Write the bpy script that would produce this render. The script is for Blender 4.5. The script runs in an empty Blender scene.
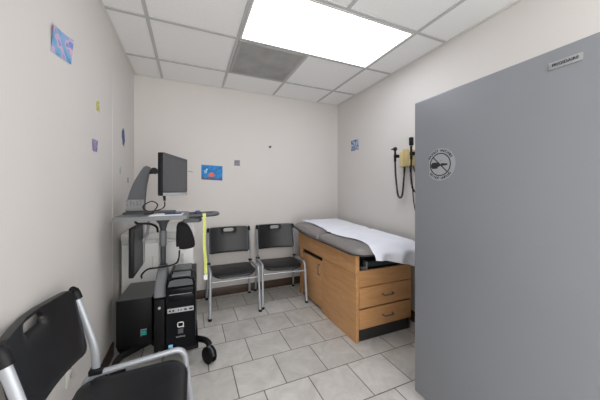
import bpy, bmesh, math, random
from mathutils import Vector, Matrix, noise
random.seed(7)
R = math.radians
PI = math.pi
scn = bpy.context.scene
COL = scn.collection

# ------------------------------------------------------------------ materials
def lin(c):
    return tuple(((v/255)/12.92 if v/255 <= .04045 else ((v/255+.055)/1.055)**2.4) for v in c)

def mat(name, rgb, rough=.5, metal=0., bump=0., bscale=200., var=0., vscale=6., spec=None, coat=0.):
    m = bpy.data.materials.new(name); m.use_nodes = True
    nt = m.node_tree; b = nt.nodes['Principled BSDF']
    c = lin(rgb)
    b.inputs['Base Color'].default_value = (*c, 1)
    b.inputs['Roughness'].default_value = rough
    b.inputs['Metallic'].default_value = metal
    if spec is not None: b.inputs['Specular IOR Level'].default_value = spec
    if coat: b.inputs['Coat Weight'].default_value = coat
    tc = nt.nodes.new('ShaderNodeTexCoord')
    if var:
        n = nt.nodes.new('ShaderNodeTexNoise'); n.inputs['Scale'].default_value = vscale; n.inputs['Detail'].default_value = 5
        nt.links.new(tc.outputs['Object'], n.inputs['Vector'])
        r = nt.nodes.new('ShaderNodeValToRGB')
        r.color_ramp.elements[0].position = .3; r.color_ramp.elements[1].position = .7
        r.color_ramp.elements[0].color = (*[max(0, x*(1-var)) for x in c], 1)
        r.color_ramp.elements[1].color = (*[min(1, x*(1+var)) for x in c], 1)
        nt.links.new(n.outputs['Fac'], r.inputs['Fac']); nt.links.new(r.outputs['Color'], b.inputs['Base Color'])
    if bump:
        n2 = nt.nodes.new('ShaderNodeTexNoise'); n2.inputs['Scale'].default_value = bscale; n2.inputs['Detail'].default_value = 3
        nt.links.new(tc.outputs['Object'], n2.inputs['Vector'])
        bp = nt.nodes.new('ShaderNodeBump'); bp.inputs['Strength'].default_value = bump; bp.inputs['Distance'].default_value = .002
        nt.links.new(n2.outputs['Fac'], bp.inputs['Height']); nt.links.new(bp.outputs['Normal'], b.inputs['Normal'])
    return m

def wood(name, a, b_, stretch=(1, 12, 1), scale=3.):
    m = bpy.data.materials.new(name); m.use_nodes = True
    nt = m.node_tree; p = nt.nodes['Principled BSDF']; p.inputs['Roughness'].default_value = .42
    tc = nt.nodes.new('ShaderNodeTexCoord'); mp = nt.nodes.new('ShaderNodeMapping')
    mp.inputs['Scale'].default_value = stretch
    nt.links.new(tc.outputs['Object'], mp.inputs['Vector'])
    n = nt.nodes.new('ShaderNodeTexNoise'); n.inputs['Scale'].default_value = scale; n.inputs['Detail'].default_value = 8
    n.inputs['Roughness'].default_value = .65; n.inputs['Distortion'].default_value = .6
    nt.links.new(mp.outputs['Vector'], n.inputs['Vector'])
    r = nt.nodes.new('ShaderNodeValToRGB')
    r.color_ramp.elements[0].position = .32; r.color_ramp.elements[1].position = .68
    r.color_ramp.elements[0].color = (*lin(a), 1); r.color_ramp.elements[1].color = (*lin(b_), 1)
    nt.links.new(n.outputs['Fac'], r.inputs['Fac']); nt.links.new(r.outputs['Color'], p.inputs['Base Color'])
    return m

def picture_mat(name, stops, scale, rough=.6):
    """a printed card: blotches of the given colours"""
    m = bpy.data.materials.new(name); m.use_nodes = True
    nt = m.node_tree; p = nt.nodes['Principled BSDF']; p.inputs['Roughness'].default_value = rough
    tc = nt.nodes.new('ShaderNodeTexCoord')
    n = nt.nodes.new('ShaderNodeTexNoise'); n.inputs['Scale'].default_value = scale; n.inputs['Detail'].default_value = 2
    nt.links.new(tc.outputs['Object'], n.inputs['Vector'])
    r = nt.nodes.new('ShaderNodeValToRGB'); r.color_ramp.interpolation = 'EASE'
    e = r.color_ramp.elements
    e[0].position, e[0].color = stops[0][0], (*lin(stops[0][1]), 1)
    e[1].position, e[1].color = stops[-1][0], (*lin(stops[-1][1]), 1)
    for pos, c in stops[1:-1]:
        q = e.new(pos); q.color = (*lin(c), 1)
    nt.links.new(n.outputs['Fac'], r.inputs['Fac']); nt.links.new(r.outputs['Color'], p.inputs['Base Color'])
    return m

M = {}
M['wall'] = mat('wall_paint', (212, 208, 204), .75, bump=.08, bscale=260, var=.012, vscale=2)
M['wall_back'] = mat('back_wall_paint', (212, 207, 203), .75, bump=.08, bscale=260, var=.012, vscale=2)
M['trimwhite'] = mat('white_trim_paint', (214, 212, 207), .5)
M['tile_c'] = mat('ceiling_board', (238, 238, 237), .9, bump=.35, bscale=160, var=.03, vscale=90)
M['tbar'] = mat('grid_enamel', (186, 187, 187), .45)
M['base_br'] = wood('baseboard_brown', (54, 40, 30), (82, 64, 50), (1, 1, 8), 4)
M['oak'] = wood('oak_laminate', (184, 135, 88), (203, 155, 106), (2.2, 2.2, 16), 2.2)
M['oak2'] = wood('oak_laminate_horizontal', (184, 135, 88), (203, 154, 105), (3, 3, 22), 1.8)
M['vinyl'] = mat('grey_vinyl', (124, 120, 118), .3, bump=.10, bscale=380)
M['piping'] = mat('dark_piping', (44, 42, 43), .5)
M['paper'] = mat('exam_paper', (238, 240, 248), .8, var=.02, vscale=8)
M['blk'] = mat('black_plastic', (22, 22, 25), .42, bump=.05, bscale=500, spec=.25)
M['chairblk'] = mat('chair_black_plastic', (27, 28, 31), .32, bump=.15, bscale=700, spec=.4)
M['chrome'] = mat('silver_tube', (178, 182, 188), .4, .5)
M['steel'] = mat('brushed_steel', (150, 152, 156), .35, .9)
M['dgrey'] = mat('dark_grey_plastic', (78, 81, 85), .5)
M['polegrey'] = mat('pole_grey', (52, 54, 58), .45)
M['mgrey'] = mat('mid_grey_plastic', (112, 115, 118), .5, bump=.05, bscale=400)
M['desk'] = mat('grey_laminate', (116, 119, 120), .42)
M['lgrey'] = mat('label_grey', (136, 138, 138), .5)
M['glossblk'] = mat('glossy_black', (10, 12, 16), .2, spec=.16)
M['matteblk'] = mat('matte_black_steel', (14, 14, 16), .5, spec=.15)
M['satinblk'] = mat('satin_black_steel', (16, 16, 19), .4, var=.06, vscale=12, spec=.18)
M['casetop'] = mat('case_top_steel', (80, 80, 81), .35, var=.06, vscale=12)
M['screen'] = mat('screen_off', (62, 64, 68), .28)
M['screen_dk'] = mat('screen_dark', (14, 15, 19), .3, spec=.2)
M['silver'] = mat('silver_plastic', (168, 171, 173), .4)
M['white'] = mat('white_plastic', (226, 226, 222), .45)
M['cabwhite'] = mat('white_melamine', (224, 224, 221), .42)
M['shadowgap'] = mat('recess_shade_black', (14, 13, 13), .8)  # near-black that paints in the shade of recesses and gaps
M['kick'] = mat('kick_black', (40, 38, 38), .6)
M['fridge'] = mat('grey_enamel_door', (126, 129, 135), .4, bump=.06, bscale=900, var=.015, vscale=3)
M['fridge_b'] = mat('grey_enamel_body', (120, 123, 128), .5)
M['gasket'] = mat('gasket', (60, 61, 64), .7)
M['badge'] = mat('badge_silver', (160, 162, 165), .35, .4)
M['ink'] = mat('black_ink', (20, 20, 22), .6)
M['sticker'] = mat('sticker_clear', (150, 153, 158), .3)
M['beige'] = mat('beige_plastic', (214, 196, 148), .5)
M['beige_d'] = mat('beige_plastic_front', (196, 174, 120), .5)
M['tape'] = mat('yellow_green_tape', (200, 206, 112), .6, var=.06, vscale=60)
M['blue'] = mat('blue_plastic', (34, 52, 110), .4)
M['teal'] = mat('teal_sticker', (0, 150, 140), .4)
M['vent'] = mat('vent_grey', (168, 168, 166), .55)
M['vent_d'] = mat('vent_perforated', (164, 163, 161), .6, var=.15, vscale=6)
M['rubber'] = mat('caster_rubber', (12, 12, 14), .6, spec=.2)
M['outlet'] = mat('outlet_white', (222, 220, 214), .4)

def floor_mat():
    m = bpy.data.materials.new('floor_tile'); m.use_nodes = True
    nt = m.node_tree; L = nt.links; p = nt.nodes['Principled BSDF']
    tc = nt.nodes.new('ShaderNodeTexCoord'); mp = nt.nodes.new('ShaderNodeMapping')
    mp.inputs['Location'].default_value = (-.5565, -1.785, 0)
    L.new(tc.outputs['Object'], mp.inputs['Vector'])
    # slightly wobbling joints
    br = nt.nodes.new('ShaderNodeTexBrick'); br.offset = .5; br.offset_frequency = 2; br.squash = 1
    br.inputs['Scale'].default_value = 1; br.inputs['Brick Width'].default_value = .293; br.inputs['Row Height'].default_value = .2965
    br.inputs['Mortar Size'].default_value = .0036; br.inputs['Mortar Smooth'].default_value = .25; br.inputs['Bias'].default_value = 0
    br.inputs['Color1'].default_value = (*lin((206, 204, 200)), 1); br.inputs['Color2'].default_value = (*lin((220, 218, 215)), 1)
    br.inputs['Mortar'].default_value = (*lin((118, 111, 104)), 1)
    L.new(mp.outputs['Vector'], br.inputs['Vector'])
    n = nt.nodes.new('ShaderNodeTexNoise'); n.inputs['Scale'].default_value = 6; n.inputs['Detail'].default_value = 9; n.inputs['Roughness'].default_value = .68; n.inputs['Distortion'].default_value = .8
    L.new(tc.outputs['Object'], n.inputs['Vector'])
    r = nt.nodes.new('ShaderNodeValToRGB'); r.color_ramp.elements[0].position = .3; r.color_ramp.elements[1].position = .72
    r.color_ramp.elements[0].color = (.66, .645, .62, 1); r.color_ramp.elements[1].color = (1, 1, 1, 1)
    L.new(n.outputs['Fac'], r.inputs['Fac'])
    mx = nt.nodes.new('ShaderNodeMix'); mx.data_type = 'RGBA'; mx.blend_type = 'MULTIPLY'; mx.inputs[0].default_value = .85
    L.new(br.outputs['Color'], mx.inputs[6]); L.new(r.outputs['Color'], mx.inputs[7]); L.new(mx.outputs[2], p.inputs['Base Color'])
    p.inputs['Roughness'].default_value = .42
    bp = nt.nodes.new('ShaderNodeBump'); bp.inputs['Strength'].default_value = .5; bp.inputs['Distance'].default_value = .003; bp.invert = True
    L.new(br.outputs['Fac'], bp.inputs['Height']); L.new(bp.outputs['Normal'], p.inputs['Normal'])
    return m
M['floor'] = floor_mat()

def light_mat(strength):
    m = bpy.data.materials.new('lit_diffuser'); m.use_nodes = True
    nt = m.node_tree; L = nt.links
    p = nt.nodes['Principled BSDF']; p.inputs['Base Color'].default_value = (.9, .9, .9, 1)
    tc = nt.nodes.new('ShaderNodeTexCoord')
    n = nt.nodes.new('ShaderNodeTexNoise'); n.inputs['Scale'].default_value = 4; n.inputs['Detail'].default_value = 3
    L.new(tc.outputs['Object'], n.inputs['Vector'])
    r = nt.nodes.new('ShaderNodeValToRGB'); r.color_ramp.elements[0].position = .3; r.color_ramp.elements[1].position = .7
    r.color_ramp.elements[0].color = (.60, .66, .80, 1); r.color_ramp.elements[1].color = (.97, .98, 1, 1)
    L.new(n.outputs['Fac'], r.inputs['Fac'])
    L.new(r.outputs['Color'], p.inputs['Emission Color']); p.inputs['Emission Strength'].default_value = strength
    return m
M['lit'] = light_mat(3.2)

# ------------------------------------------------------------------ mesh builder
def fillet(pts, rad, n=5):
    pts = [Vector(p) for p in pts]; out = [pts[0]]
    for i in range(1, len(pts)-1):
        a, b, c = pts[i-1], pts[i], pts[i+1]
        r = rad[i-1] if isinstance(rad, (list, tuple)) else rad
        da, dc = (a-b), (c-b)
        r = min(r, da.length*.49, dc.length*.49)
        p0, p1 = b+da.normalized()*r, b+dc.normalized()*r
        for k in range(n+1):
            t = k/n
            out.append(p0*(1-t)**2 + b*2*t*(1-t) + p1*t*t)
    out.append(pts[-1]); return out

def smooth_path(pts, n=6):
    pts = [Vector(p) for p in pts]; P = [pts[0]*2-pts[1]] + pts + [pts[-1]*2-pts[-2]]; out = []
    for i in range(1, len(P)-2):
        a, b, c, d = P[i-1:i+3]
        for k in range(n):
            t = k/n
            out.append(.5*((2*b)+(c-a)*t+(2*a-5*b+4*c-d)*t*t+(3*b-3*c+d-a)*t**3))
    out.append(pts[-1]); return out

def rrect(x0, x1, y0, y1, r, n=6):
    """rounded rectangle; r may be one radius or four (x1y1, x0y1, x0y0, x1y0)"""
    rs = r if isinstance(r, (list, tuple)) else [r]*4
    out = []
    for (cx, sx, cy, sy, a0), rr in zip([(x1, -1, y1, -1, 0), (x0, 1, y1, -1, 90), (x0, 1, y0, 1, 180), (x1, -1, y0, 1, 270)], rs):
        rr = max(rr, 1e-4)
        for k in range(n+1):
            a = R(a0 + 90*k/n)
            out.append((cx+sx*rr+math.cos(a)*rr, cy+sy*rr+math.sin(a)*rr))
    return out

class MB:
    def __init__(s): s.bm = bmesh.new()
    def _add(s, t, mtx=None):
        if mtx is not None: bmesh.ops.transform(t, matrix=mtx, verts=t.verts)
        me = bpy.data.meshes.new('tmp'); t.to_mesh(me); t.free(); s.bm.from_mesh(me); bpy.data.meshes.remove(me); return s
    def box(s, x0, x1, y0, y1, z0, z1, bev=0., seg=2, mtx=None):
        t = bmesh.new(); bmesh.ops.create_cube(t, size=1)
        bmesh.ops.transform(t, matrix=Matrix.Translation(((x0+x1)/2, (y0+y1)/2, (z0+z1)/2)) @ Matrix.Diagonal((x1-x0, y1-y0, z1-z0, 1)), verts=t.verts)
        if bev: bmesh.ops.bevel(t, geom=t.edges[:], offset=bev, segments=seg, affect='EDGES', profile=.5)
        return s._add(t, mtx)
    def tube(s, pts, r, seg=10, r2=None, closed=False, up=None):
        pts = [Vector(p) for p in pts]; n = len(pts); t = bmesh.new(); rings = []
        def tan(i):
            if closed: return (pts[(i+1) % n]-pts[i-1]).normalized()
            return (pts[min(i+1, n-1)]-pts[max(i-1, 0)]).normalized()
        T = tan(0); ref = Vector(up) if up else (Vector((0, 0, 1)) if abs(T.z) < .9 else Vector((0, 1, 0)))
        N = (ref-T*ref.dot(T)).normalized()
        for i in range(n):
            T = tan(i); N = (N-T*N.dot(T)).normalized(); B = T.cross(N)
            ri = r[i] if isinstance(r, (list, tuple)) else r
            rj = ri if r2 is None else r2
            rings.append([t.verts.new(pts[i]+N*ri*math.cos(2*PI*k/seg)+B*rj*math.sin(2*PI*k/seg)) for k in range(seg)])
        for i in range(n if closed else n-1):
            a, b = rings[i], rings[(i+1) % n]
            for k in range(seg): t.faces.new((a[k], a[(k+1) % seg], b[(k+1) % seg], b[k]))
        if not closed:
            t.faces.new(rings[0][::-1]); t.faces.new(rings[-1])
        bmesh.ops.recalc_face_normals(t, faces=t.faces)
        return s._add(t)
    def prism(s, outline, a0, a1, axis='z', bev=0., mtx=None):
        t = bmesh.new()
        def P(u, v, w): return {'z': (u, v, w), 'y': (u, w, v), 'x': (w, u, v)}[axis]
        lo = [t.verts.new(P(u, v, a0)) for u, v in outline]; hi = [t.verts.new(P(u, v, a1)) for u, v in outline]
        n = len(lo); t.faces.new(lo[::-1]); t.faces.new(hi)
        for k in range(n): t.faces.new((lo[k], lo[(k+1) % n], hi[(k+1) % n], hi[k]))
        bmesh.ops.recalc_face_normals(t, faces=t.faces)
        if bev:
            ed = [e for e in t.edges if len(e.link_faces) == 2 and e.calc_face_angle(0) > 1.0]
            bmesh.ops.bevel(t, geom=ed, offset=bev, segments=2, affect='EDGES')
        return s._add(t, mtx)
    def lathe(s, prof, seg=24, mtx=None):
        """profile (r, z) about z"""
        t = bmesh.new(); rings = []
        for r_, z in prof:
            rings.append([t.verts.new((r_*math.cos(2*PI*k/seg), r_*math.sin(2*PI*k/seg), z)) for k in range(seg)])
        for a, b in zip(rings, rings[1:]):
            for k in range(seg): t.faces.new((a[k], a[(k+1) % seg], b[(k+1) % seg], b[k]))
        t.faces.new(rings[0][::-1]); t.faces.new(rings[-1])
        bmesh.ops.recalc_face_normals(t, faces=t.faces)
        return s._add(t, mtx)
    def loft(s, rings, cap=True):
        """closed loops of 3-D points with the same count"""
        t = bmesh.new(); V = [[t.verts.new(p) for p in ring] for ring in rings]
        for a, b in zip(V, V[1:]):
            n = len(a)
            for k in range(n): t.faces.new((a[k], a[(k+1) % n], b[(k+1) % n], b[k]))
        if cap: t.faces.new(V[0][::-1]); t.faces.new(V[-1])
        bmesh.ops.recalc_face_normals(t, faces=t.faces)
        return s._add(t)
    def shell(s, outer, inner, K, f, off):
        """sheet between two outlines (inner may be None) mapped by f(u, v, t); thickness from off(u, v) vector"""
        t = bmesh.new(); n = len(outer)
        if inner is None:
            cx = sum(p[0] for p in outer)/n; cy = sum(p[1] for p in outer)/n
            inner = [(cx+(p[0]-cx)*.02, cy+(p[1]-cy)*.02) for p in outer]; fillc = True
        else: fillc = False
        F, Bk = [], []
        for k in range(K+1):
            q = k/K
            fr, bk = [], []
            for o, i_ in zip(outer, inner):
                u, v = o[0]*(1-q)+i_[0]*q, o[1]*(1-q)+i_[1]*q
                p = Vector(f(u, v, q)); fr.append(t.verts.new(p)); bk.append(t.verts.new(p+Vector(off(u, v, q))))
            F.append(fr); Bk.append(bk)
        for S in (F, Bk):
            for a, b in zip(S, S[1:]):
                for k in range(n): t.faces.new((a[k], a[(k+1) % n], b[(k+1) % n], b[k]))
        for k in range(n): t.faces.new((F[0][k], F[0][(k+1) % n], Bk[0][(k+1) % n], Bk[0][k]))
        if fillc: t.faces.new(F[-1]); t.faces.new(Bk[-1])
        else:
            for k in range(n): t.faces.new((F[-1][k], F[-1][(k+1) % n], Bk[-1][(k+1) % n], Bk[-1][k]))
        bmesh.ops.recalc_face_normals(t, faces=t.faces)
        return s._add(t)
    def grid(s, nu, nv, f, thick=None):
        t = bmesh.new()
        V = [[t.verts.new(f(i/(nu-1), j/(nv-1))) for j in range(nv)] for i in range(nu)]
        for i in range(nu-1):
            for j in range(nv-1): t.faces.new((V[i][j], V[i+1][j], V[i+1][j+1], V[i][j+1]))
        bmesh.ops.recalc_face_normals(t, faces=t.faces)
        if thick: bmesh.ops.solidify(t, geom=t.faces[:], thickness=thick)
        return s._add(t)
    def text(s, body, size, mtx, depth=.0006, align='CENTER', bold=0.):
        cu = bpy.data.curves.new('txt', 'FONT'); cu.body = body; cu.size = size; cu.extrude = depth; cu.offset = bold; cu.align_x = align; cu.align_y = 'CENTER'
        ob = bpy.data.objects.new('txt', cu); COL.objects.link(ob)
        dg = bpy.context.evaluated_depsgraph_get(); dg.update()
        me = bpy.data.meshes.new_from_object(ob.evaluated_get(dg))
        t = bmesh.new(); t.from_mesh(me)
        bpy.data.objects.remove(ob); bpy.data.curves.remove(cu); bpy.data.meshes.remove(me)
        return s._add(t, mtx)
    def xf(s, mtx): bmesh.ops.transform(s.bm, matrix=mtx, verts=s.bm.verts); return s
    def build(s, name, m, parent=None, org=None, rz=0, angle=38):
        """org: world base point; geometry was laid out in world space, so shift it"""
        if parent is not None and org is None: org = parent.get('_o')
        if org is not None: bmesh.ops.translate(s.bm, vec=-Vector(org), verts=s.bm.verts)
        me = bpy.data.meshes.new(name); s.bm.to_mesh(me); s.bm.free()
        for p in me.polygons: p.use_smooth = True
        me.set_sharp_from_angle(angle=R(angle))
        me.materials.append(m)
        o = bpy.data.objects.new(name, me); COL.objects.link(o)
        if parent is not None:
            o.parent = parent
        elif org is not None:
            o.location = org; o.rotation_euler = (0, 0, rz)
        return o

def tag(o, label, cat, group=None):
    o['label'] = label; o['category'] = cat
    if group: o['group'] = group
    return o
def thing(name, org, label, cat, group=None, rz=0):
    o = bpy.data.objects.new(name, None); COL.objects.link(o); o.empty_display_size = .1
    o.location = org; o.rotation_euler = (0, 0, rz); o['_o'] = list(org)
    return tag(o, label, cat, group)
def sub(mb, name, m, part, root):
    """sub-part below a part (which sits at its root's origin)"""
    return mb.build(name, m, part, org=root['_o'])
def struct(mb, name, m, parent=None):
    o = mb.build(name, m, parent); o['kind'] = 'structure'; return o
def rotz_about(p, a): return Matrix.Translation(p) @ Matrix.Rotation(a, 4, 'Z') @ Matrix.Translation(-Vector(p))

# ------------------------------------------------------------------ the room
XL, XR, YB, YF, ZC = -.52, 1.89, 3.04, -.62, 2.384
struct(MB().box(XL-.1, XR+.1, YF-.1, YB+.1, -.1, 0), 'floor', M['floor'])
struct(MB().box(XL-.1, XL, YF-.1, YB+.1, 0, ZC+.1), 'wall_left', M['wall'])
struct(MB().box(XR, XR+.1, YF-.1, YB+.1, 0, ZC+.1), 'wall_right', M['wall'])
struct(MB().box(XL, XR, YB, YB+.1, 0, ZC+.1), 'wall_back', M['wall_back'])
struct(MB().box(XL-.1, XR+.1, YF-.1, YB+.1, ZC+.006, ZC+.1), 'ceiling', M['tile_c'])
gx = [.343-.61, .343, .9475, 1.563]
gy = [2.615-.6075*k for k in range(6)]
g = MB()
for x in gx: g.box(x-.012, x+.012, YF, YB, ZC-.001, ZC+.0055, .001, 1)
for y in gy:
    for a, b in zip([XL]+[x+.012 for x in gx], [x-.012 for x in gx]+[XR]): g.box(a, b, y-.012, y+.012, ZC-.001, ZC+.0055, .001, 1)
struct(g, 'trim_1', M['tbar'])
g = MB()
g.box(XL, XL+.018, YF, YB, ZC-.003, ZC+.005); g.box(XR-.018, XR, YF, YB, ZC-.003, ZC+.005)
g.box(XL+.018, XR-.018, YB-.018, YB, ZC-.003, ZC+.005)
struct(g, 'trim_2', M['trimwhite'])
struct(MB().box(XL, XL+.0012, 2.25, 2.385, 0, ZC-.004), 'trim_3', M['wall'])
struct(MB().box(XL, XR, YB-.012, YB, 0, .095, .003), 'baseboard_back', M['base_br'])
struct(MB().box(XL, XL+.012, YF, 2.249, 0, .095, .003), 'baseboard_left', M['base_br'])
struct(MB().box(XR-.012, XR, YF, YB-.012, 0, .095, .003), 'baseboard_right', M['base_br'])

def ceiling_light(y0, y1, label):
    x0, x1 = gx[1]+.013, gx[3]-.013
    o = (.953, (y0+y1)/2, ZC-.004)
    t = thing('ceiling_light', o, label, 'ceiling light')
    f = MB()
    f.box(x0, x1, y0, y0+.014, ZC-.004, ZC+.005); f.box(x0, x1, y1-.014, y1, ZC-.004, ZC+.005)
    f.box(x0, x0+.014, y0+.014, y1-.014, ZC-.004, ZC+.005); f.box(x1-.014, x1, y0+.014, y1-.014, ZC-.004, ZC+.005)
    f.build('frame', M['trimwhite'], t)
    MB().box(x0+.014, x1-.014, y0+.014, y1-.014, ZC-.002, ZC+.004).build('diffuser', M['lit'], t)
ceiling_light(gy[2]+.013, gy[1]-.013, 'large lit rectangular fluorescent ceiling panel above the exam table')
# ceiling_light(gy[5]+.013, gy[4]-.013, 'second lit ceiling panel, the one nearer the room entrance behind the camera')

t = thing('air_vent', (.645, 2.31, ZC-.006), 'square grey perforated air return grille in the ceiling beside the lit panel', 'vent')
x0, x1, y0, y1 = gx[1]+.013, gx[2]-.013, gy[1]+.013, gy[0]-.013
f = MB()
for a in ((x0, x1, y0, y0+.024), (x0, x1, y1-.024, y1), (x0, x0+.024, y0+.024, y1-.024), (x1-.024, x1, y0+.024, y1-.024)): f.box(*a, ZC-.006, ZC+.005, .002, 1)
f.build('frame', M['vent'], t)
f = MB().box(x0+.024, x1-.024, y0+.024, y1-.024, ZC+.001, ZC+.005)
for k in range(34):
    y = y0+.032+k*(y1-y0-.064)/33; f.box(x0+.024, x1-.024, y-.0022, y+.0022, ZC-.003, ZC+.0012)
f.build('grille', M['vent_d'], t)

# ------------------------------------------------------------------ stacking chairs (front = -Y)
def resample(o, n):
    """equal steps along a closed outline, starting at its rightmost middle"""
    P = [Vector((a, b, 0)) for a, b in o]
    vm = (max(p.y for p in P)+min(p.y for p in P))/2; um = max(p.x for p in P)
    # insert the start point on the right edge
    for i in range(len(P)):
        a, b = P[i], P[(i+1) % len(P)]
        if a.x > 0 and b.x > 0 and (a.y-vm)*(b.y-vm) <= 0 and a.y != b.y:
            st = a.lerp(b, (vm-a.y)/(b.y-a.y)); P = [st]+P[i+1:]+P[:i+1]; break
    P.append(P[0]); L = [0]
    for a, b in zip(P, P[1:]): L.append(L[-1]+(b-a).length)
    out = []; j = 0
    for k in range(n):
        d = L[-1]*k/n
        while L[j+1] < d: j += 1
        p = P[j].lerp(P[j+1], (d-L[j])/max(1e-9, L[j+1]-L[j])); out.append((p.x, p.y))
    return out
def make_chair(label, group):
    t = thing('stacking_chair', (0, 0, 0), label, 'chair', group)
    # seat
    out = rrect(-.212, .212, -.214, .2, [.05, .05, .09, .09], 10)
    def fs(u, v, q):
        z = .404 - .014*math.cos(min(1, abs(u)/.212)*PI/2)*(1 if v < .12 else .8)
        z -= .010*max(0, (v-.05)/.15)
        if v < -.13:
            d = (-.13-v)/.115; z -= .034*d*d*(.55+.45*math.cos(min(1, abs(u)/.212)*PI/2))
        if q < .08: z -= .006*(1-q/.08)
        return (u, v, z)
    MB().shell(out, None, 14, fs, lambda u, v, q: (0, 0, -.014)).build('seat', M['chairblk'], t, angle=60)
    # backrest with a hand slot
    N = 11
    def arch(zlo, zhi):
        pts = []
        o = rrect(-.221, .221, -.145, .142, [.03, .03, .045, .045], N)
        for u, v in o:
            if v > .05: v += .022*math.cos(u/.218*PI/2)
            if v < -.05: v += .038*math.cos(u/.218*PI/2)
            pts.append((u, v))
        return pts
    outer = resample(arch(0, 0), 96)
    inner = resample(rrect(-.058, .058, .090, .131, .0202, N), 96)
    def fb(u, v, q):
        y = .200 + .18*v + .034*(1-(u/.218)**2) - .004
        dx = max(0, abs(u)-.0368); y += .011*math.exp(-(max(0, math.hypot(dx, v-.1105)-.0205)/.016)**2)   # scooped rim of the slot
        if q < .07: y += .006*(1-q/.07)
        return (u, y, .645+v)
    MB().shell(outer, inner, 14, fb, lambda u, v, q: (0, .016, 0)).build('backrest', M['chairblk'], t, angle=60)
    for s in (-1, 1):
        MB().tube([(s*.236, -.25, .012), (s*.231, -.208, .33)], .0135, 12).build('leg', M['chrome'], t)
        l2 = MB().tube([(s*.236, .252, .012), (s*.229, .205, .33)], .0125, 12).build('leg', M['chrome'], t)
        rail = fillet([(s*.231, -.208, .33), (s*.229, -.197, .432), (s*.227, .178, .402), (s*.229, .205, .33)], [.07, .05], 8)
        MB().tube(rail, .0133, 12).build('seat_rail', M['chrome'], t)
        post = smooth_path([(s*.224, .150, .412), (s*.225, .158, .52), (s*.227, .184, .62), (s*.225, .225, .765)], 5)
        MB().tube(post, .0155, 12, r2=.010, up=(0, 1, 0)).build('back_post', M['chrome'], t)
        MB().box(s*.222-.018, s*.222+.018, .125, .175, .408, .432, .005).build('clip', M['blk'], t)
        MB().tube([(s*.226, .217, .740), (s*.225, .225, .764), (s*.222, .229, .780), (s*.214, .230, .787)], [.0205, .0215, .019, .012], 14, r2=.0135, up=(0, 1, 0)).build('post_cap', M['blk'], t)
        MB().lathe([(.012, 0), (.0165, .002), (.0165, .02), (.0145, .024)], 14, Matrix.Translation((s*.236, -.25, 0))).build('foot_cap', M['blk'], t)
        MB().lathe([(.012, 0), (.0165, .002), (.0165, .02), (.0145, .024)], 14, Matrix.Translation((s*.236, .252, 0))).build('foot_cap', M['blk'], t)
    MB().tube([(-.228, -.209, .335), (.228, -.209, .335)], .008, 10).build('stretcher', M['chrome'], t)
    MB().tube([(-.226, .196, .36), (.226, .196, .36)], .008, 10).build('stretcher', M['chrome'], t)
    MB().box(-.216, .216, -.13, -.10, .366, .376, .003).build('cross_bar', M['chrome'], t)
    return t
def copy_tree(o, parent=None):
    c = o.copy(); COL.objects.link(c)
    if parent is not None: c.parent = parent
    for ch in list(o.children): copy_tree(ch, c)
    return c
GC = 'black stacking chairs with silver frames'
c1 = make_chair('black plastic stacking chair against back wall, next to the computer cart', GC)
def put(o, x, y, rz, label=None):
    o.location = (x, y, 0); o.rotation_euler = (0, 0, rz)
    if label: o['label'] = label
c2 = copy_tree(c1); c3 = copy_tree(c1)
put(c1, .407, 2.725, R(0))
put(c2, .936, 2.742, R(-5), 'black plastic stacking chair against back wall, beside the foot of exam table cabinet door')
c2['label'] = 'black plastic stacking chair against back wall, right beside the wooden exam table'
put(c3, -.224, 1.140, R(89.5), 'black plastic stacking chair in left foreground, its back to the left wall')

# ------------------------------------------------------------------ exam table
T0 = (1.47, 2.2, 0)
t = thing('exam_table', T0, 'oak laminate exam table with grey vinyl top against the right wall', 'exam table')
X0, X1, Y0, Y1 = 1.195, 1.775, 1.655, 2.76
f = MB()
f.box(X0, X0+.028, Y0, 2.205, 0, .543, .001, 1)                       # near side panel to the floor
f.box(X0, X0+.02, 2.695, Y1, 0, .543, .001, 1)                             # far stile
f.box(X0+.03, X1, 2.74, Y1, .002, .55); f.box(X1-.02, X1, Y0+.012, 2.739, 0, .55)
f.box(X0+.021, X1-.021, 1.70, 2.739, .10, .12); f.box(X0+.021, X1-.021, 1.70, 2.739, .53, .55)
f.build('cabinet_body', M['oak'], t)
f = MB()
sl = [(Y0-.012, .55), (Y1+.012, .55), (Y1+.012, .728), (Y0-.012, .698)]
f.prism(sl, 1.183, 1.22, 'x', .002); f.prism(sl, X1-.016, X1+.008, 'x', .002)
f.box(1.221, X1-.017, 2.75, 2.772, .55, .727)
f.build('apron', M['oak'], t)
MB().box(X0+.031, X1-.003, Y0-.002, Y0+.02, .435, .565, .002, 1).build('front_panel', M['oak2'], t)
MB().box(1.222, X1-.018, 1.70, 2.74, .551, .56).build('recess_floor_shade', M['shadowgap'], t)  # recess floor coloured black for the shade inside
MB().box(X0+.030, X1-.003, Y0+.012, Y0+.03, 0, .1).build('kick_plate', M['kick'], t)
MB().box(X0+.03, X0+.045, 2.206, 2.694, 0, .028).build('kick_plate', M['kick'], t)
MB().box(X0+.030, X1-.022, Y0+.03, Y0+.04, .1, .55).build('gap_shade', M['shadowgap'], t)  # black sheet as painted shade in the drawer gaps
MB().box(X0+.029, X0+.036, 2.206, 2.694, .03, .549).build('gap_shade', M['shadowgap'], t)  # black sheet as painted shade around the door, under the apron
def bow_handle(p, q, out, r=.0045):
    p, q, out = Vector(p), Vector(q), Vector(out)
    return MB().tube(fillet([p, p+out, q+out, q], .012, 5), r, 8)
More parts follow.
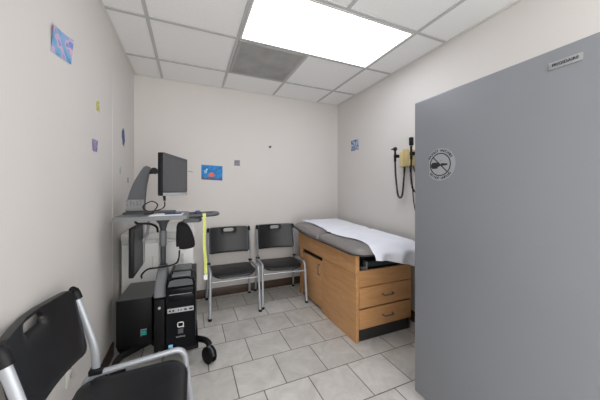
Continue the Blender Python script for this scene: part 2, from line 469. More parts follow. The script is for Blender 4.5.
for z0, z1 in ((.268, .43), (.102, .256)):
    d = MB().box(X0+.031, X1-.003, Y0-.006, Y0+.016, z0, z1, .003).build('drawer', M['oak2'], t)
    zc = (z0+z1)/2 + .005
    sub(bow_handle((1.455, Y0-.004, zc), (1.555, Y0-.004, zc), (0, -.028, -.006)), 'handle', M['dgrey'], d, t)
d = MB().box(X0+.004, X0+.024, 2.212, 2.688, .03, .498, .002).build('door', M['oak'], t)
sub(bow_handle((X0+.006, 2.26, .36), (X0+.006, 2.26, .46), (-.026, 0, 0)), 'handle', M['dgrey'], d, t)
# the pull-out foot section in the front recess
MB().box(1.32, 1.74, 1.655, 2.1, .585, .632, .008).build('footrest', mat('footrest_black', (38, 46, 46), .45), t)
MB().box(1.268, 1.286, 1.62, 1.67, .578, .645, .004).box(1.24, 1.269, 1.64, 1.67, .572, .60, .003).build('latch', M['steel'], t)
MB().box(1.222, X1-.018, 1.74, 1.755, .56, .699).build('recess_shade', M['shadowgap'], t)  # black sheet closing the recess, stands for its deep shade

def ztop(x, y):
    k = max(0, min(1, (y-1.55)/1.3))
    z = .760 + .068*k
    # soft crease between the two sections
    z -= .008*math.exp(-((y-2.2)/.03)**2)
    return z
def zedge(y):
    k = max(0, min(1, (y-2.42)/.44)); return .701+.0265*(y-1.643)+.034*k*k*(3-2*k)
def pad(x0, x1, y0, y1, rads, edge):
    rings = []
    def ring(d, zf):
        o = rrect(x0+d, x1-d, y0+d, y1-d, [max(r-d, .004) for r in rads], 10)
        # extra points along the long sides so the curved edge follows
        q = []
        for i, a_ in enumerate(o):
            b_ = o[(i+1) % len(o)]; n_ = 8 if (i+1) % 11 == 0 else 1
            for k in range(n_): q.append((a_[0]+(b_[0]-a_[0])*k/n_, a_[1]+(b_[1]-a_[1])*k/n_))
        return [(u, v, zf(u, v)) for u, v in q]
    rings.append(ring(.06, lambda u, v: zedge(v))); rings.append(ring(.010, lambda u, v: zedge(v))); rings.append(ring(.001, lambda u, v: zedge(v)+.006))
    rings.append(ring(.001, lambda u, v: zedge(v)+.016))
    for k in range(1, 11):
        a = PI/2*k/10
        d = edge*(1-math.cos(a)*.999)
        rings.append(ring(d, lambda u, v, a=a: (zedge(v)+.018)*(1-math.sin(a))+ztop(u, v)*math.sin(a)))
    return MB().loft(rings)
A1, A2 = (1.135, 1.83, 2.205, 2.885, [.07, .13, .02, .02]), (1.145, 1.82, 1.56, 2.2, [.02, .02, .13, .13])
pad(*A1, .10).build('head_cushion', M['vinyl'], t, angle=70)
pad(*A2, .09).build('seat_cushion', M['vinyl'], t, angle=70)
for A in (A1, A2):
    o1 = rrect(A[0]-.003, A[1]+.003, A[2], A[3]+.003, A[4], 10); q = []
    for i, a_ in enumerate(o1):
        b_ = o1[(i+1) % len(o1)]; n_ = 8 if (i+1) % 11 == 0 else 1
        for k in range(n_): q.append((a_[0]+(b_[0]-a_[0])*k/n_, a_[1]+(b_[1]-a_[1])*k/n_))
    MB().tube([(u, v, zedge(v)+.006) for u, v in q], .006, 8, closed=True).build('piping', M['piping'], t)

# the paper sheet
def paper(a, b):
    # a across 0..1 (left -> right), b along from far (0) to the front hem (1)
    L0, Lf = 2.87, 1.548
    leng = (L0-Lf)
    hem = .045+.13*a**1.3
    sdist = b*(leng+hem)
    left = 1.262+.03*math.sin(sdist*5.2)+.075*math.exp(-((sdist-1.08)/.17)**2)-.02*max(0, sdist-1.2)/.2
    x = left+(1.80-left)*a
    nz = noise.noise(Vector((x*9, sdist*7, .3)))*.5+.5
    nz2 = noise.noise(Vector((x*26, sdist*20, 3.)))*.5+.5
    if sdist < leng:
        y = L0-sdist; z = ztop(x, y)+.006+.007*nz+.004*nz2
        # rounded front edge of the cushion
        k = max(0, (1.64-y)/.09); z -= .042*k*k
        if a > .93: z -= .02*((a-.93)/.07)
        if a < .02: z -= .002
        return Vector((x, y, max(z, .69)))
    e = sdist-leng
    yfold = 1.540-.02*nz-.02*math.sin(x*30)*min(1, e/.05)-.012*min(1, e/.03)
    zt = ztop(x, 1.55)+.006+.007*nz-.044
    return Vector((x, yfold, zt-e))
o = MB().grid(46, 110, paper, .0012).build('paper_sheet', M['paper'], org=(1.5, 2.2, .78), angle=80)
tag(o, 'white exam table paper sheet draped along the grey vinyl table top', 'paper')

# ------------------------------------------------------------------ refrigerator
FX = 1.178
t = thing('refrigerator', (1.53, .70, 0), 'tall grey upright refrigerator with silver name badge in right foreground', 'refrigerator')
MB().box(FX, FX+.052, .350, 1.073, .06, 1.70, .006, 3).build('door', M['fridge'], t)
MB().box(FX+.052, FX+.066, .360, 1.063, .07, 1.69).build('door_gasket', M['gasket'], t)
MB().box(FX+.066, 1.876, .352, 1.071, .05, 1.695, .004).build('cabinet_body', M['fridge_b'], t)
MB().box(FX+.09, 1.86, .38, 1.03, 0, .05).build('base_grille', M['kick'], t)
def face_negx(x, y, z, rot=0):   # text plane looking towards -X
    return Matrix.Translation((x, y, z)) @ Matrix(((0, 0, -1, 0), (-1, 0, 0, 0), (0, 1, 0, 0), (0, 0, 0, 1))) @ Matrix.Rotation(rot, 4, 'Z')
bd = MB().box(FX-.004, FX, .393, .480, 1.628, 1.654, .0015).build('name_badge', M['badge'], t)
b = MB().text('FRIGIDAIRE', .0134, face_negx(FX-.0044, .4365, 1.641), .0004, bold=.00025)
bmesh.ops.scale(b.bm, vec=(1, 1.0, 1), verts=b.bm.verts)
sub(b, 'lettering', M['ink'], bd, t)

# round sticker on the refrigerator door
cy, cz = .911, 1.335
t = thing('door_sticker', (FX-.001, cy, cz), 'round warning sticker with crossed-out black plug on the grey refrigerator door', 'sticker')
rs = .083
ol = [(rs*math.cos(a), rs*math.sin(a)) for a in [2*PI*k/64 for k in range(64)]]
ol = [(max(u, -.064), v) for u, v in ol]          # the flat edge towards the wall
b = MB(); b.prism(ol, 0, .0007, 'z', mtx=face_negx(FX-.0002, cy, cz)); b.build('backing', M['sticker'], t)
b = MB(); tm = face_negx(FX-.0011, cy, cz)
b.tube([(.0565*math.cos(2*PI*k/64), .0565*math.sin(2*PI*k/64), 0) for k in range(64)], .003, 6, closed=True)
b.tube([(-.04, .04, 0), (.04, -.04, 0)], .003, 6)
b.xf(tm @ Matrix.Diagonal((1, 1, .25, 1))); b.build('prohibition_ring', M['ink'], t)
b = MB()
b.box(-.046, -.014, -.020, .012, -.0003, .0003); b.box(-.052, -.046, -.014, .006, -.0003, .0003)
b.prism([(-.014, -.014), (.004, -.006), (.004, .002), (-.014, .008)], -.0003, .0003)
b.prism([(.006, .006), (.034, .003), (.046, -.002), (.034, -.007), (.006, -.008)], -.0003, .0003)
b.tube([(.0, .018, 0), (.014, .019, 0)], .0014, 6, r2=.0004)
b.xf(tm); b.build('plug_picture', M['ink'], t)
b = MB(); s = MB()
def arc_text(word, a0, a1, rad, flip):
    n = len(word)
    for i, ch in enumerate(word):
        a = R(a0+(a1-a0)*i/(n-1))
        if ch == ' ': continue
        rot = a-PI/2 if not flip else a+PI/2
        b.text(ch, .0165, face_negx(FX-.0011, cy, cz) @ Matrix.Translation((rad*math.cos(a), rad*math.sin(a), 0)) @ Matrix.Rotation(rot, 4, 'Z'), .0003, bold=.0006)
arc_text('PROTECT VACCINES', 150, 30, .0705, False)
b.build('upper_lettering', M['ink'], t); b = MB()
arc_text('DO NOT UNPLUG', 222, 318, .0705, True)
b.build('lower_lettering', M['ink'], t)

# ------------------------------------------------------------------ wall diagnostic set
t = thing('diagnostic_set', (XR, 1.83, 1.42), 'beige wall-mounted diagnostic set with two black coiled-cord handles on the right wall', 'medical instrument')
f = MB().box(1.832, XR-.001, 1.685, 1.850, 1.425, 1.570, .008, 3); f.build('transformer_box', M['beige'], t)
MB().box(1.824, 1.834, 1.735, 1.80, 1.432, 1.585, .004).build('front_ridge', M['beige_d'], t)
def handle_unit(y, zoff, scope):
    cr = MB().box(1.80, 1.834, y-.022, y+.022, 1.515, 1.545, .004).build('cradle', M['blk'], t)
    h = MB().lathe([(.010, 0), (.014, .006), (.0145, .06), (.012, .11), (.012, .14), (.016, .15)], 16, Matrix.Translation((1.80, y, 1.475+zoff)) @ Matrix.Diagonal((.8, .8, .8, 1)))
    h = h.build('instrument_handle', M['blk'], t)
    hd = MB()
    if scope:
        hd.lathe([(.020, -.02), (.024, -.012), (.024, .014), (.012, .024), (.006, .052)], 16, Matrix.Translation((1.80, y, 1.60+zoff)) @ Matrix.Rotation(R(90), 4, 'X') @ Matrix.Rotation(R(200), 4, 'Y') @ Matrix.Scale(.75, 4))
    else:
        hd.box(1.785, 1.817, y-.016, y+.016, 1.60+zoff, 1.675+zoff, .008, 3)
    sub(hd, 'instrument_head', M['blk'], h, t)
handle_unit(1.868, .0, True)
handle_unit(1.676, .0, False)
def coil(path, rad, turns, r):
    P = smooth_path(path, 14); out = []; n = len(P)
    # resample by arc length
    L = [0]
    for a, c in zip(P, P[1:]): L.append(L[-1]+(c-a).length)
    m = turns*8; j = 0
    for k in range(m+1):
        d = L[-1]*k/m
        while j < n-2 and L[j+1] < d: j += 1
        q = (d-L[j])/max(1e-6, L[j+1]-L[j]); p = P[j].lerp(P[j+1], q); T = (P[j+1]-P[j]).normalized()
        Nn = Vector((1, 0, 0)); Nn = (Nn-T*Nn.dot(T)).normalized(); Bn = T.cross(Nn)
        a = 2*PI*k/8; out.append(p+Nn*rad*math.cos(a)+Bn*rad*math.sin(a))
    return MB().tube(out, r, 6)
coil([(1.80, 1.868, 1.475), (1.812, 1.872, 1.34), (1.83, 1.868, 1.18), (1.84, 1.848, 1.135), (1.845, 1.822, 1.17), (1.85, 1.808, 1.32), (1.85, 1.80, 1.425)], .007, 56, .0036).build('coiled_cord', M['blk'], t)
coil([(1.80, 1.676, 1.475), (1.82, 1.70, 1.34), (1.84, 1.70, 1.23), (1.85, 1.67, 1.19), (1.85, 1.645, 1.24), (1.85, 1.67, 1.36), (1.852, 1.70, 1.425)], .007, 46, .0036).build('coiled_cord', M['blk'], t)
MB().tube(smooth_path([(1.86, 1.75, 1.425), (1.876, 1.74, 1.30), (1.88, 1.725, 1.12), (1.88, 1.70, 1.0)], 6), .004, 8).build('power_cord', M['blk'], t)

# ------------------------------------------------------------------ pictures and marks on the walls
def card(name, wall, a0, a1, z0, z1, m, label, cat, skew=0., curl=.004, outline=None, rot=0.):
    ac, zc = (a0+a1)/2, (z0+z1)/2
    base = {'L': (XL, ac, zc), 'R': (XR, ac, zc), 'B': (ac, YB, zc)}[wall]
    w, h = (a1-a0)/2, (z1-z0)/2
    def f(u, v):
        x, z = (u-.5)*2*w, (v-.5)*2*h + skew*(u-.5)
        x, z = x*math.cos(rot)-z*math.sin(rot), x*math.sin(rot)+z*math.cos(rot)
        d = .0012+curl*(abs(u-.5)*2)**4*(v if curl else 0)
        return {'L': Vector((XL+d, ac+x, zc+z)), 'R': Vector((XR-d, ac+x, zc+z)), 'B': Vector((ac+x, YB-d, zc+z))}[wall]
    if outline is None: mb = MB().grid(9, 9, f, .0006)
    else:
        ax = {'L': 'x', 'R': 'x', 'B': 'y'}[wall]
        d = {'L': XL, 'R': XR-.0016, 'B': YB-.0016}[wall]
        mb = MB().prism([(ac+u*w, zc+v*h) for u, v in outline], d, d+.0016, ax)
    return tag(mb.build(name, m, org=base), label, cat)
pic1 = picture_mat('print_pink_blue', [(.3, (84, 130, 190)), (.44, (120, 176, 214)), (.52, (150, 170, 210)), (.58, (214, 176, 206)), (.7, (110, 140, 200))], 16)
card('wall_picture', 'L', 1.352, 1.545, 1.785, 1.903, pic1, 'large pink and blue picture high on the left wall', 'picture', skew=.032, curl=.010)
card('wall_sticker', 'L', 1.895, 1.975, 1.692, 1.757, mat('sticker_yellow', (190, 188, 110), .6, var=.45, vscale=45), 'small yellow green sticker on the left wall above the small blue and red card', 'sticker', outline=[(-.8, -1), (.8, -1), (.6, 0), (.9, .5), (.2, 1), (-.3, .6), (-.7, .7)])
pic2 = picture_mat('print_blue_red', [(.3, (60, 90, 160)), (.46, (120, 150, 200)), (.56, (190, 120, 120)), (.7, (110, 120, 180))], 36)
card('wall_picture', 'L', 1.835, 1.915, 1.435, 1.505, pic2, 'small blue and red card on the left wall below the yellow green sticker', 'picture', curl=.004)
fish = [(0, 1), (.5, .75), (.8, .2), (.95, -.35), (.55, -.6), (.5, -1), (.1, -.75), (-.35, -.85), (-.3, -.45), (-.75, -.1), (-.7, .5)]
card('wall_sticker', 'L', 2.515, 2.645, 1.575, 1.735, picture_mat('print_dark_blue', [(.3, (30, 40, 78)), (.5, (60, 84, 140)), (.7, (36, 46, 90))], 30), 'dark blue cut-out sticker on the left wall near the back corner', 'sticker', outline=fish)
card('wall_sticker', 'L', 2.455, 2.515, 1.335, 1.395, mat('sticker_pale_green', (166, 190, 170), .6, var=.2, vscale=60), 'tiny pale green sticker on the left wall above the computer cart', 'sticker', outline=[(-.8, -1), (.6, -1), (.8, .2), (.1, 1), (-.7, .5)])
card('wall_sticker', 'L', 2.72, 2.80, 1.27, 1.325, mat('sticker_grey', (150, 150, 152), .6, var=.25, vscale=60), 'tiny grey sticker on the left wall in the back corner', 'sticker', outline=[(-.7, -1), (.8, -.7), (.5, 1), (-.6, .7)])
pic3 = picture_mat('print_reef_blue', [(.25, (10, 66, 128)), (.45, (20, 118, 190)), (.6, (30, 140, 205)), (.75, (20, 90, 150))], 14)
p = card('wall_picture', 'B', .118, .345, 1.322, 1.487, pic3, 'bright blue reef picture with an orange blot on the back wall beside the monitor', 'picture', skew=-.01, curl=.003)
tb = {'_o': [(.118+.345)/2, YB, (1.322+1.487)/2]}
def bpart(name, m, outline):
    b = MB().prism(outline, YB-.0026, YB-.0021, 'y'); b.build(name, m, p, org=tb['_o'])
bpart('coral_patch', mat('print_coral', (226, 104, 74), .6, var=.25, vscale=60), [(.195, 1.36), (.245, 1.358), (.262, 1.378), (.248, 1.402), (.225, 1.408), (.20, 1.395)])
bpart('seabed_strip', mat('print_seabed', (92, 92, 112), .6, var=.5, vscale=45), [(.122, 1.327), (.34, 1.325), (.34, 1.338), (.30, 1.346), (.26, 1.34), (.21, 1.352), (.16, 1.346), (.122, 1.36)])
bpart('pale_coral', mat('print_pale_coral', (150, 196, 224), .6, var=.3, vscale=60), [(.15, 1.40), (.172, 1.395), (.178, 1.42), (.19, 1.445), (.172, 1.452), (.16, 1.432), (.145, 1.43)])
card('wall_picture', 'B', .478, .542, 1.495, 1.560, mat('print_grey', (128, 126, 138), .6, var=.6, vscale=50), 'small grey patterned card on the back wall right of the blue reef picture', 'picture', curl=.002)
pic5 = picture_mat('print_mixed', [(.3, (36, 70, 130)), (.45, (90, 165, 190)), (.53, (200, 200, 210)), (.6, (170, 110, 140)), (.7, (50, 60, 120))], 24)
card('wall_picture', 'R', 2.56, 2.715, 1.70, 1.835, pic5, 'small blue and pink picture on the right wall above the exam table', 'picture', skew=.0, curl=.004)
b = MB().box(.895, .925, YB-.012, YB, 1.735, 1.75, .003).tube(fillet([(.912, YB-.006, 1.742), (.912, YB-.03, 1.74), (.915, YB-.03, 1.755)], .006), .004, 8)
tag(b.build('wall_hook', M['blk'], org=(.912, YB, 1.742)), 'tiny black hook alone high on the back wall', 'hook')
b = MB().tube([(-.02, YB-.002, 1.415), (.02, YB-.002, 1.408), (.03, YB-.002, 1.405)], .003, 6)
tag(b.build('wall_clip', M['mgrey'], org=(0, YB, 1.41)), 'thin grey wire clip on the back wall between monitor and blue reef picture', 'clip')
t = thing('wall_outlet', (XL, 1.52, .355), 'white electrical outlet low on the left wall behind the foreground chair', 'outlet')
MB().box(XL, XL+.006, 1.484, 1.556, .298, .412, .003).build('cover_plate', M['outlet'], t)
for z in (.335, .375):
    s_ = MB().box(XL+.006, XL+.0085, 1.503, 1.537, z-.014, z+.014, .001).build('socket', M['outlet'], t)
    sub(MB().box(XL+.0085, XL+.009, 1.511, 1.514, z-.003, z+.008).box(XL+.0085, XL+.009, 1.526, 1.529, z-.003, z+.008).box(XL+.0085, XL+.009, 1.517, 1.523, z-.011, z-.006), 'slot', M['ink'], s_, t)

# ------------------------------------------------------------------ white cabinet in the corner
t = thing('storage_cabinet', (-.24, 2.78, 0), 'low white cabinet in the back left corner behind the computer cart', 'cabinet')
cx0, cx1, cy0 = -.506, .03, 2.44
MB().box(cx0, cx1, cy0+.02, YB-.016, .0, .79, .002, 1).build('cabinet_body', M['cabwhite'], t)
MB().box(cx0, cx1+.012, cy0-.012, YB-.004, .791, .855, .012, 3).build('worktop', M['cabwhite'], t)
for a, b_, hx in ((cx0+.004, -.242, -.28), (-.237, cx1-.004, -.055)):
    d = MB().box(a, b_, cy0, cy0+.019, .05, .765, .002).build('door', M['cabwhite'], t)
    sub(MB().tube(fillet([(hx, cy0+.002, .55), (hx, cy0-.024, .56), (hx, cy0-.024, .64), (hx, cy0+.002, .65)], .016, 5), .006, 8), 'handle', M['white'], d, t)

# ------------------------------------------------------------------ computer cart
K0 = (-.185, 2.12, 0)
t = thing('computer_cart', K0, 'grey and black rolling computer cart with desktop and handle by the left wall', 'cart')
px_, py_ = -.183, 2.15
DT = 1.03
# desktop
ol = rrect(-.452, -.005, 1.925, 2.34, [.05, .03, .02, .03], 6)
dk = MB().prism(ol, DT-.028, DT, 'z', .004).build('desktop', M['desk'], t)
# hand rest with loop at the user's side
b = MB().tube(fillet([(-.03, 1.985, DT-.012), (.185, 1.985, DT-.006), (.20, 2.17, DT-.006), (-.03, 2.19, DT-.012)], [.07, .07], 8), .021, 14, r2=.013, up=(0, 1, 0))
b.build('handle', M['dgrey'], t)
b = MB().prism(rrect(-.045, .085, 1.975, 2.20, [.04, .01, .01, .04], 6), DT-.058, DT-.030, 'z', .010); b.build('mouse_tray', M['dgrey'], t)
b = MB().lathe([(.019, .16), (.019, .93)], 18, Matrix.Translation((px_, py_, 0))); pole = b.build('pole', M['polegrey'], t)
b = MB().lathe([(.022, .79), (.024, .795), (.024, .90), (.022, .905)], 18, Matrix.Translation((px_, py_, 0)))
sub(b, 'pole_sleeve', M['mgrey'], pole, t)
MB().loft([[(px_+math.cos(a)*r_, py_+math.sin(a)*r_*1.2, z) for a in [2*PI*k/20 for k in range(20)]] for r_, z in ((.022, .92), (.030, .955), (.052, .985), (.06, DT-.03))]).build('desktop_bracket', M['dgrey'], t)
# hub, legs, casters
MB().prism(rrect(-.25, -.12, 2.05, 2.22, .03), .10, .165, 'z', .008).build('base_hub', M['matteblk'], t)
for (ex, ey, rot) in ((.125, 1.885, 30), (-.425, 1.90, 140), (-.435, 2.24, 60), (-.035, 2.36, -35)):
    e = Vector((ex, ey, 0)); c0 = Vector((px_, 2.13, 0)); dr = (e-c0).normalized()
    p = [c0+dr*.05+Vector((0, 0, .135)), c0+(e-c0)*.6+Vector((0, 0, .148)), e-dr*.045+Vector((0, 0, .152)), e-dr*.01+Vector((0, 0, .138)), e+Vector((0, 0, .122))]
    lg = MB().tube(smooth_path(p, 5), .022, 12, r2=.016).build('leg', M['matteblk'], t)
    mt = Matrix.Translation((ex, ey, .055)) @ Matrix.Rotation(R(rot), 4, 'Z')
    w = MB()
    for sx in (-1, 1):
        w.lathe([(.030, -.011), (.050, -.010), (.055, -.005), (.055, .005), (.050, .010), (.030, .011)], 24, mt @ Matrix.Translation((sx*.017, 0, 0)) @ Matrix.Rotation(R(90), 4, 'Y'))
    cs = sub(w, 'caster', M['rubber'], lg, t)
    h = MB().prism([(.052*math.cos(R(a)), .052*math.sin(R(a))+.006) for a in range(0, 181, 12)], -.0045, .0045, 'x', 0, mt)
    h.lathe([(.012, .045), (.012, .075)], 12, mt)
    sub(h, 'caster_fork', M['dgrey'], lg, t)
# central mount plate and computer holders
f = MB().box(-.214, -.150, 1.885, 2.05, .105, .49, .006); plate = f.build('mount_plate', M['matteblk'], t)
for z in (.145, .435): sub(MB().lathe([(.009, 0), (.008, .004), (.004, .006)], 14, Matrix.Translation((-.182, 1.885, z)) @ Matrix.Rotation(R(90), 4, 'X')), 'screw', M['silver'], plate, t)
b = MB(); b.loft([rr for rr in [[(x, y, z) for x, y in rrect(-.222+i, -.140-i, 2.06-j, 2.19, .02, 4)] for z, i, j in ((.491, .0, .14), (.56, .004, .11), (.63, .010, .05), (.65, .016, .02))]])
b.build('holder_bracket', M['mgrey'], t)
MB().box(-.138, .055, 1.87, 2.24, .125, .148, .005).build('computer_shelf', M['matteblk'], t)
MB().box(-.43, -.216, 1.99, 2.32, .158, .174, .004).build('computer_shelf', M['matteblk'], t)

# tower with its front towards the camera
TW = (-.036, 2.05, .149)
t = thing('computer_tower', TW, 'glossy black computer tower with white port strip on right side of cart', 'computer', rz=R(-3))
tx0, tx1, ty0, ty1, tz1 = -.132, .042, 1.86, 2.235, .625
MB().box(tx0, tx1, ty0+.02, ty1, .149, tz1-.012, .006).build('case', M['satinblk'], t)
fr = [(tx0-.002, .150), (tx1+.002, .150), (tx1+.002, tz1-.05)] + [(tx1+.002-.05*(1-math.cos(R(a))), tz1-.05+.05*math.sin(R(a))) for a in range(15, 91, 15)] + [(tx0-.002+.05*(1-math.sin(R(a))), tz1-.05+.05*math.cos(R(a))) for a in range(0, 90, 15)] + [(tx0-.002, tz1-.05)]
MB().prism(fr, ty0, ty0+.03, 'y', .006).build('front_panel', M['glossblk'], t)
MB().box(tx0+.03, tx1-.03, ty0+.032, ty1-.05, tz1-.013, tz1+.006, .005).build('top_panel', M['mgrey'], t)
MB().box(tx0+.02, tx1-.02, ty0+.12, ty0+.16, tz1-.013, tz1+.009, .003).build('top_vent', M['blk'], t)
MB().prism([(tx0+.01, tz1-.055), (tx1-.01, tz1-.055), (tx1-.02, tz1-.018), (tx1-.05, tz1-.01), (tx0+.05, tz1-.01), (tx0+.02, tz1-.018)], ty0-.003, ty0+.004, 'y', .002).build('top_trim', M['dgrey'], t)
MB().box(tx0+.012, tx1-.012, ty0-.004, ty0+.004, .52, .556, .002).build('drive_bay', M['screen_dk'], t)
MB().box(tx0+.012, tx1-.012, ty0-.004, ty0+.004, .478, .513, .002).build('drive_bay', M['screen_dk'], t)
MB().box(tx0+.02, tx1-.02, ty0-.0055, ty0-.002, .516, .519, .0008, 1).build('drive_trim', M['silver'], t)
ps = MB().box(tx0+.008, tx1-.008, ty0-.004, ty0+.003, .398, .428, .002).build('port_strip', M['silver'], t)
for x, w in ((-.115, .012), (-.095, .012), (-.062, .006), (-.046, .006), (-.024, .016), (.006, .022)): sub(MB().box(x, x+w, ty0-.005, ty0-.0035, .408, .419), 'port', M['ink'], ps, t)
q = MB()
q.tube([(-.046+u, ty0-.001, .315+v) for u, v in rrect(-.017, .017, -.015, .015, .008, 4)], .003, 6, closed=True)
q.tube([(-.036, ty0-.001, .305), (-.026, ty0-.001, .297)], .0035, 6)
q.build('emblem', M['white'], t)
MB().text('COMPAQ', .013, Matrix.Translation((-.046, ty0-.0006, .235)) @ Matrix.Rotation(R(90), 4, 'X'), .0005).build('lettering', M['silver'], t)
MB().box(-.062, -.030, ty0-.0015, ty0+.001, .255, .288, .001, 1).build('power_button', M['dgrey'], t)
MB().box(-.118, -.092, ty0-.0012, ty0+.001, .170, .192, .0005, 1).build('processor_sticker', mat('sticker_light_blue', (120, 190, 225), .4, var=.2, vscale=80), t)

# second black case on the wall side
t = thing('computer_case', (-.33, 2.17, .175), 'plain black computer case with small teal sticker on wall side of cart', 'computer', rz=R(-3))
bx = (-.432, -.226, 1.985, 2.345)
MB().box(*bx, .175, .478, .004).build('case', M['satinblk'], t)
MB().box(bx[0]+.001, bx[1]-.001, bx[2]+.004, bx[3]-.004, .476, .4795, .001, 1).build('top_cover', M['casetop'], t)
MB().box(-.285, -.258, 1.9835, 1.9855, .232, .262).build('sticker', M['teal'], t)
MB().box(-.291, -.288, 1.9835, 1.9855, .228, .272).box(-.288, -.256, 1.9835, 1.9855, .268, .272).build('sticker_border', M['silver'], t)

# monitor on its stand
a = R(-20)
t = thing('computer_monitor', (-.3, 2.22, DT), 'black computer monitor with silver lower edge on tall grey stand atop cart', 'monitor')
mm = Matrix.Translation((-.092, 2.165, 1.315)) @ Matrix.Rotation(a, 4, 'Z')
W, H = .210, .150
MB().box(-.042, -.006, -W, W, -H, H, .008, 3, mm).build('display_housing', M['blk'], t)
MB().loft([[tuple(mm @ Vector((x, y, z))) for y, z in rrect(-w, w, -h, h, .02, 4)] for x, w, h in ((-.041, .15, .10), (-.062, .11, .075))]).build('rear_housing', M['blk'], t)
f = MB()
f.box(-.0055, .001, -W, W, H-.02, H, .002, 1, mm); MB().box(-.0055, .0012, -W, W, -H, -H+.022, .002, 1, mm).build('bezel_chin', M['silver'], t)
f.box(-.0055, .001, -W, -W+.018, -H+.028, H-.02, .002, 1, mm); f.box(-.0055, .001, W-.018, W, -H+.028, H-.02, .002, 1, mm)
f.build('bezel', M['dgrey'], t)
MB().box(-.0055, -.0025, -W+.018, W-.018, -H+.028, H-.02, 0, 1, mm).build('screen', M['screen'], t)
arm = [(-.432, DT+.014), (-.418, 1.13), (-.385, 1.24), (-.345, 1.325), (-.313, 1.378), (-.292, 1.386), (-.268, 1.37), (-.28, 1.33), (-.297, 1.24), (-.306, 1.13), (-.308, DT+.014)]
MB().prism([(p.x, p.z) for p in smooth_path([(u, 0, v) for u, v in arm[:5]], 5)] + [(p.x, p.z) for p in smooth_path([(u, 0, v) for u, v in arm[5:]], 5)], 2.18, 2.25, 'y', .008).build('stand_column', M['dgrey'], t)
b = MB().prism(rrect(-.44, -.10, 2.13, 2.31, .02), DT, DT+.014, 'z', .004); b.build('stand_base', M['dgrey'], t)
lp = MB().box(-.426, -.309, 2.1765, 2.1795, 1.055, 1.135, .001, 1).build('label_plate', M['lgrey'], t)
s_ = MB()
for k in range(5):
    for j in range(5):
        if random.random() < .75: s_.box(-.417+j*.02, -.417+j*.02+.013*random.uniform(.5, 1.1), 2.1755, 2.177, 1.095+k*.0075, 1.0985+k*.0075)
sub(s_, 'fine_print', M['dgrey'], lp, t)
b = MB().tube([(-.292, 2.225, 1.345), (-.245, 2.235, 1.35)], .020, 14).tube([(-.247, 2.20, 1.352), (-.247, 2.27, 1.352)], .024, 14).tube([(-.245, 2.235, 1.352), (-.14, 2.192, 1.335)], .013, 12).box(-.055, -.04, -.05, .05, -.045, .045, .004, 2, mm @ Matrix.Translation((-.012, 0, .02)))
b.build('tilt_joint', M['blk'], t)
MB().tube([(-.165, 2.02, 1.168), (-.163, 2.025, 1.13)], [.010, .008], 10).build('cable_plug', M['blk'], t)

# second monitor stowed below the desktop
t = thing('stowed_monitor', (-.345, 2.25, .6), 'flat black monitor hanging edge-on underneath the cart desktop', 'monitor')
m2 = Matrix.Translation((-.352, 2.235, .775)) @ Matrix.Rotation(R(-1), 4, 'Z')
MB().box(-.03, .0, -.175, .175, -.178, .165, .006, 2, m2).build('display_housing', M['blk'], t)
MB().box(0, .002, -.16, .16, -.15, .15, 0, 1, m2).build('screen', M['screen_dk'], t)
MB().tube(fillet([(-.30, 2.30, 1.0), (-.30, 2.33, .93), (-.315, 2.36, .84), (-.35, 2.36, .80)], .03, 4), .011, 10).box(-.335, -.27, 2.24, 2.34, .985, 1.0015, .003).build('hanger_arm', M['silver'], t)
MB().box(.0025, .012, .14, .172, -.16, .16, .003, 2, m2).build('side_rail', M['silver'], t)

# small things on and around the cart
def sheet(name, pts, z, m, label, cat, h=.0015):
    cx_ = sum(p[0] for p in pts)/len(pts); cy_ = sum(p[1] for p in pts)/len(pts)
    return tag(MB().prism(pts, z, z+h, 'z').build(name, m, org=(cx_, cy_, z)), label, cat)
sheet('paper_stack', [(-.25, 1.945), (-.05, 1.955), (-.04, 2.11), (-.235, 2.12)], DT+.0003, M['paper'], 'white papers lying on the cart desktop below the monitor', 'paper', .004)
b = MB().tube([(-.16, 1.99, DT+.0095), (-.055, 2.02, DT+.0095)], .005, 10); tag(b.build('pen', M['blue'], org=(-.11, 2.0, DT+.0045)), 'dark blue pen lying on the white papers on the cart', 'pen')
b = MB().prism(rrect(.035, .075, 2.03, 2.075, .008), DT-.0295, DT+.022, 'z', .006); tag(b.build('blue_cap', M['blue'], org=(.055, 2.05, DT-.03)), 'small blue cap standing in the hand rest of the cart', 'cap')
# coloured tape over the handle
def tapef(u, v):
    s = v*.475; x = .083+.021*u+.003*math.sin(v*9)
    yb, zt = 1.985, DT+.0075
    if s < .03: return Vector((x, yb+.012-s, zt))
    q = s-.03
    if q < .016: 
        k = q/.016*PI/2; return Vector((x, yb-.018-.010*math.sin(k), zt-.010*(1-math.cos(k))))
    return Vector((x+.012*(q/.49), yb-.028-.004*math.sin(q*10), zt-.010-(q-.016)))
b = MB().grid(4, 60, tapef, .0012); tp = b.build('measuring_tape', M['tape'], org=(.108, 1.985, DT), angle=80)
tag(tp, 'yellow green measuring tape hanging down from the cart handle', 'measuring tape')
MB().box(.092, .118, 1.951, 1.957, .558, .595, .001, 1).build('tape_end', M['white'], tp, org=(.108, 1.985, DT))
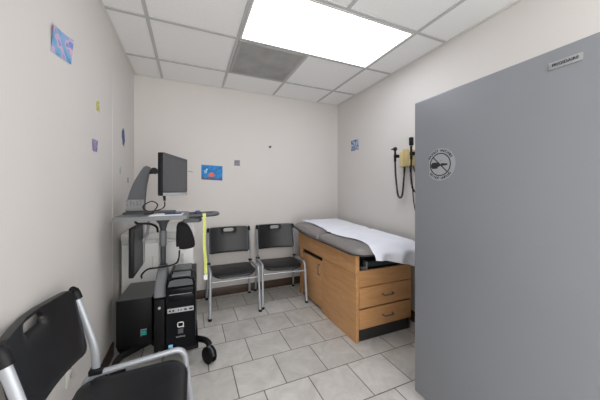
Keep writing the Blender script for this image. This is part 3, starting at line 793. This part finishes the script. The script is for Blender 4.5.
# holder
t = thing('scanner_holder', (-.03, 2.12, DT-.06), 'black rounded holder hanging below the right end of the cart desktop', 'holder')
hp = [(-.090, .772), (-.094, .83), (-.092, .90), (-.088, .945), (-.070, .965), (-.038, .962), (-.008, .935), (.016, .885), (.034, .82), (.034, .785), (.012, .770), (-.04, .764)]
MB().prism([(p.x, p.z) for p in smooth_path([(u, 0, v) for u, v in hp], 4)], 2.06, 2.16, 'y', .018).build('pouch', M['matteblk'], t)
MB().tube([(-.052, 2.11, .955), (-.052, 2.11, DT-.0585)], .009, 8).build('strap', M['dgrey'], t)
def cable(pts, r, label, name='cable', m='blk'):
    p = smooth_path(pts, 7); o = (p[0].x, p[0].y, min(q.z for q in p))
    return tag(MB().tube(p, r, 8).build(name, M[m], org=o), label, 'cable')
cable([(-.07, 2.09, .76), (-.075, 2.08, .70), (-.10, 2.07, .665), (-.19, 2.06, .655), (-.27, 2.08, .645), (-.315, 2.12, .60), (-.322, 2.16, .565)], .006, 'black cable looping from the holder to the stowed monitor under the desktop')
cable([(-.163, 2.025, 1.125), (-.165, 2.03, 1.09), (-.20, 2.05, 1.065), (-.27, 2.06, 1.058), (-.30, 2.065, 1.09), (-.25, 2.07, 1.125), (-.21, 2.06, 1.10), (-.24, 2.05, 1.05), (-.29, 2.05, 1.037)], .004, 'thin black cable looping on the desktop below the monitor')
cable([(-.35, 2.07, .994), (-.33, 2.05, .975), (-.26, 2.06, .968), (-.22, 2.09, .94), (-.215, 2.12, .90)], .008, 'black cable along the underside of the cart desktop')

# ------------------------------------------------------------------ camera, world, view
cam = bpy.data.cameras.new('camera'); co = bpy.data.objects.new('camera', cam); COL.objects.link(co)
co.location = (0, 0, 1.2); co.rotation_euler = (R(90), 0, R(-23.43))
cam.sensor_width = 36; cam.lens = 36*254.3/600; cam.shift_y = -(200-190.8)/600; cam.clip_start = .02
scn.camera = co
w = bpy.data.worlds.new('world'); scn.world = w; w.use_nodes = True
w.node_tree.nodes['Background'].inputs[0].default_value = (1, .995, .985, 1); w.node_tree.nodes['Background'].inputs[1].default_value = 1.75
vs = scn.view_settings; vs.view_transform = 'Standard'; vs.look = 'None'; vs.gamma = 1; vs.use_curve_mapping = False; vs.exposure = 0.95
for o in bpy.data.objects:
    if '_o' in o: del o['_o']
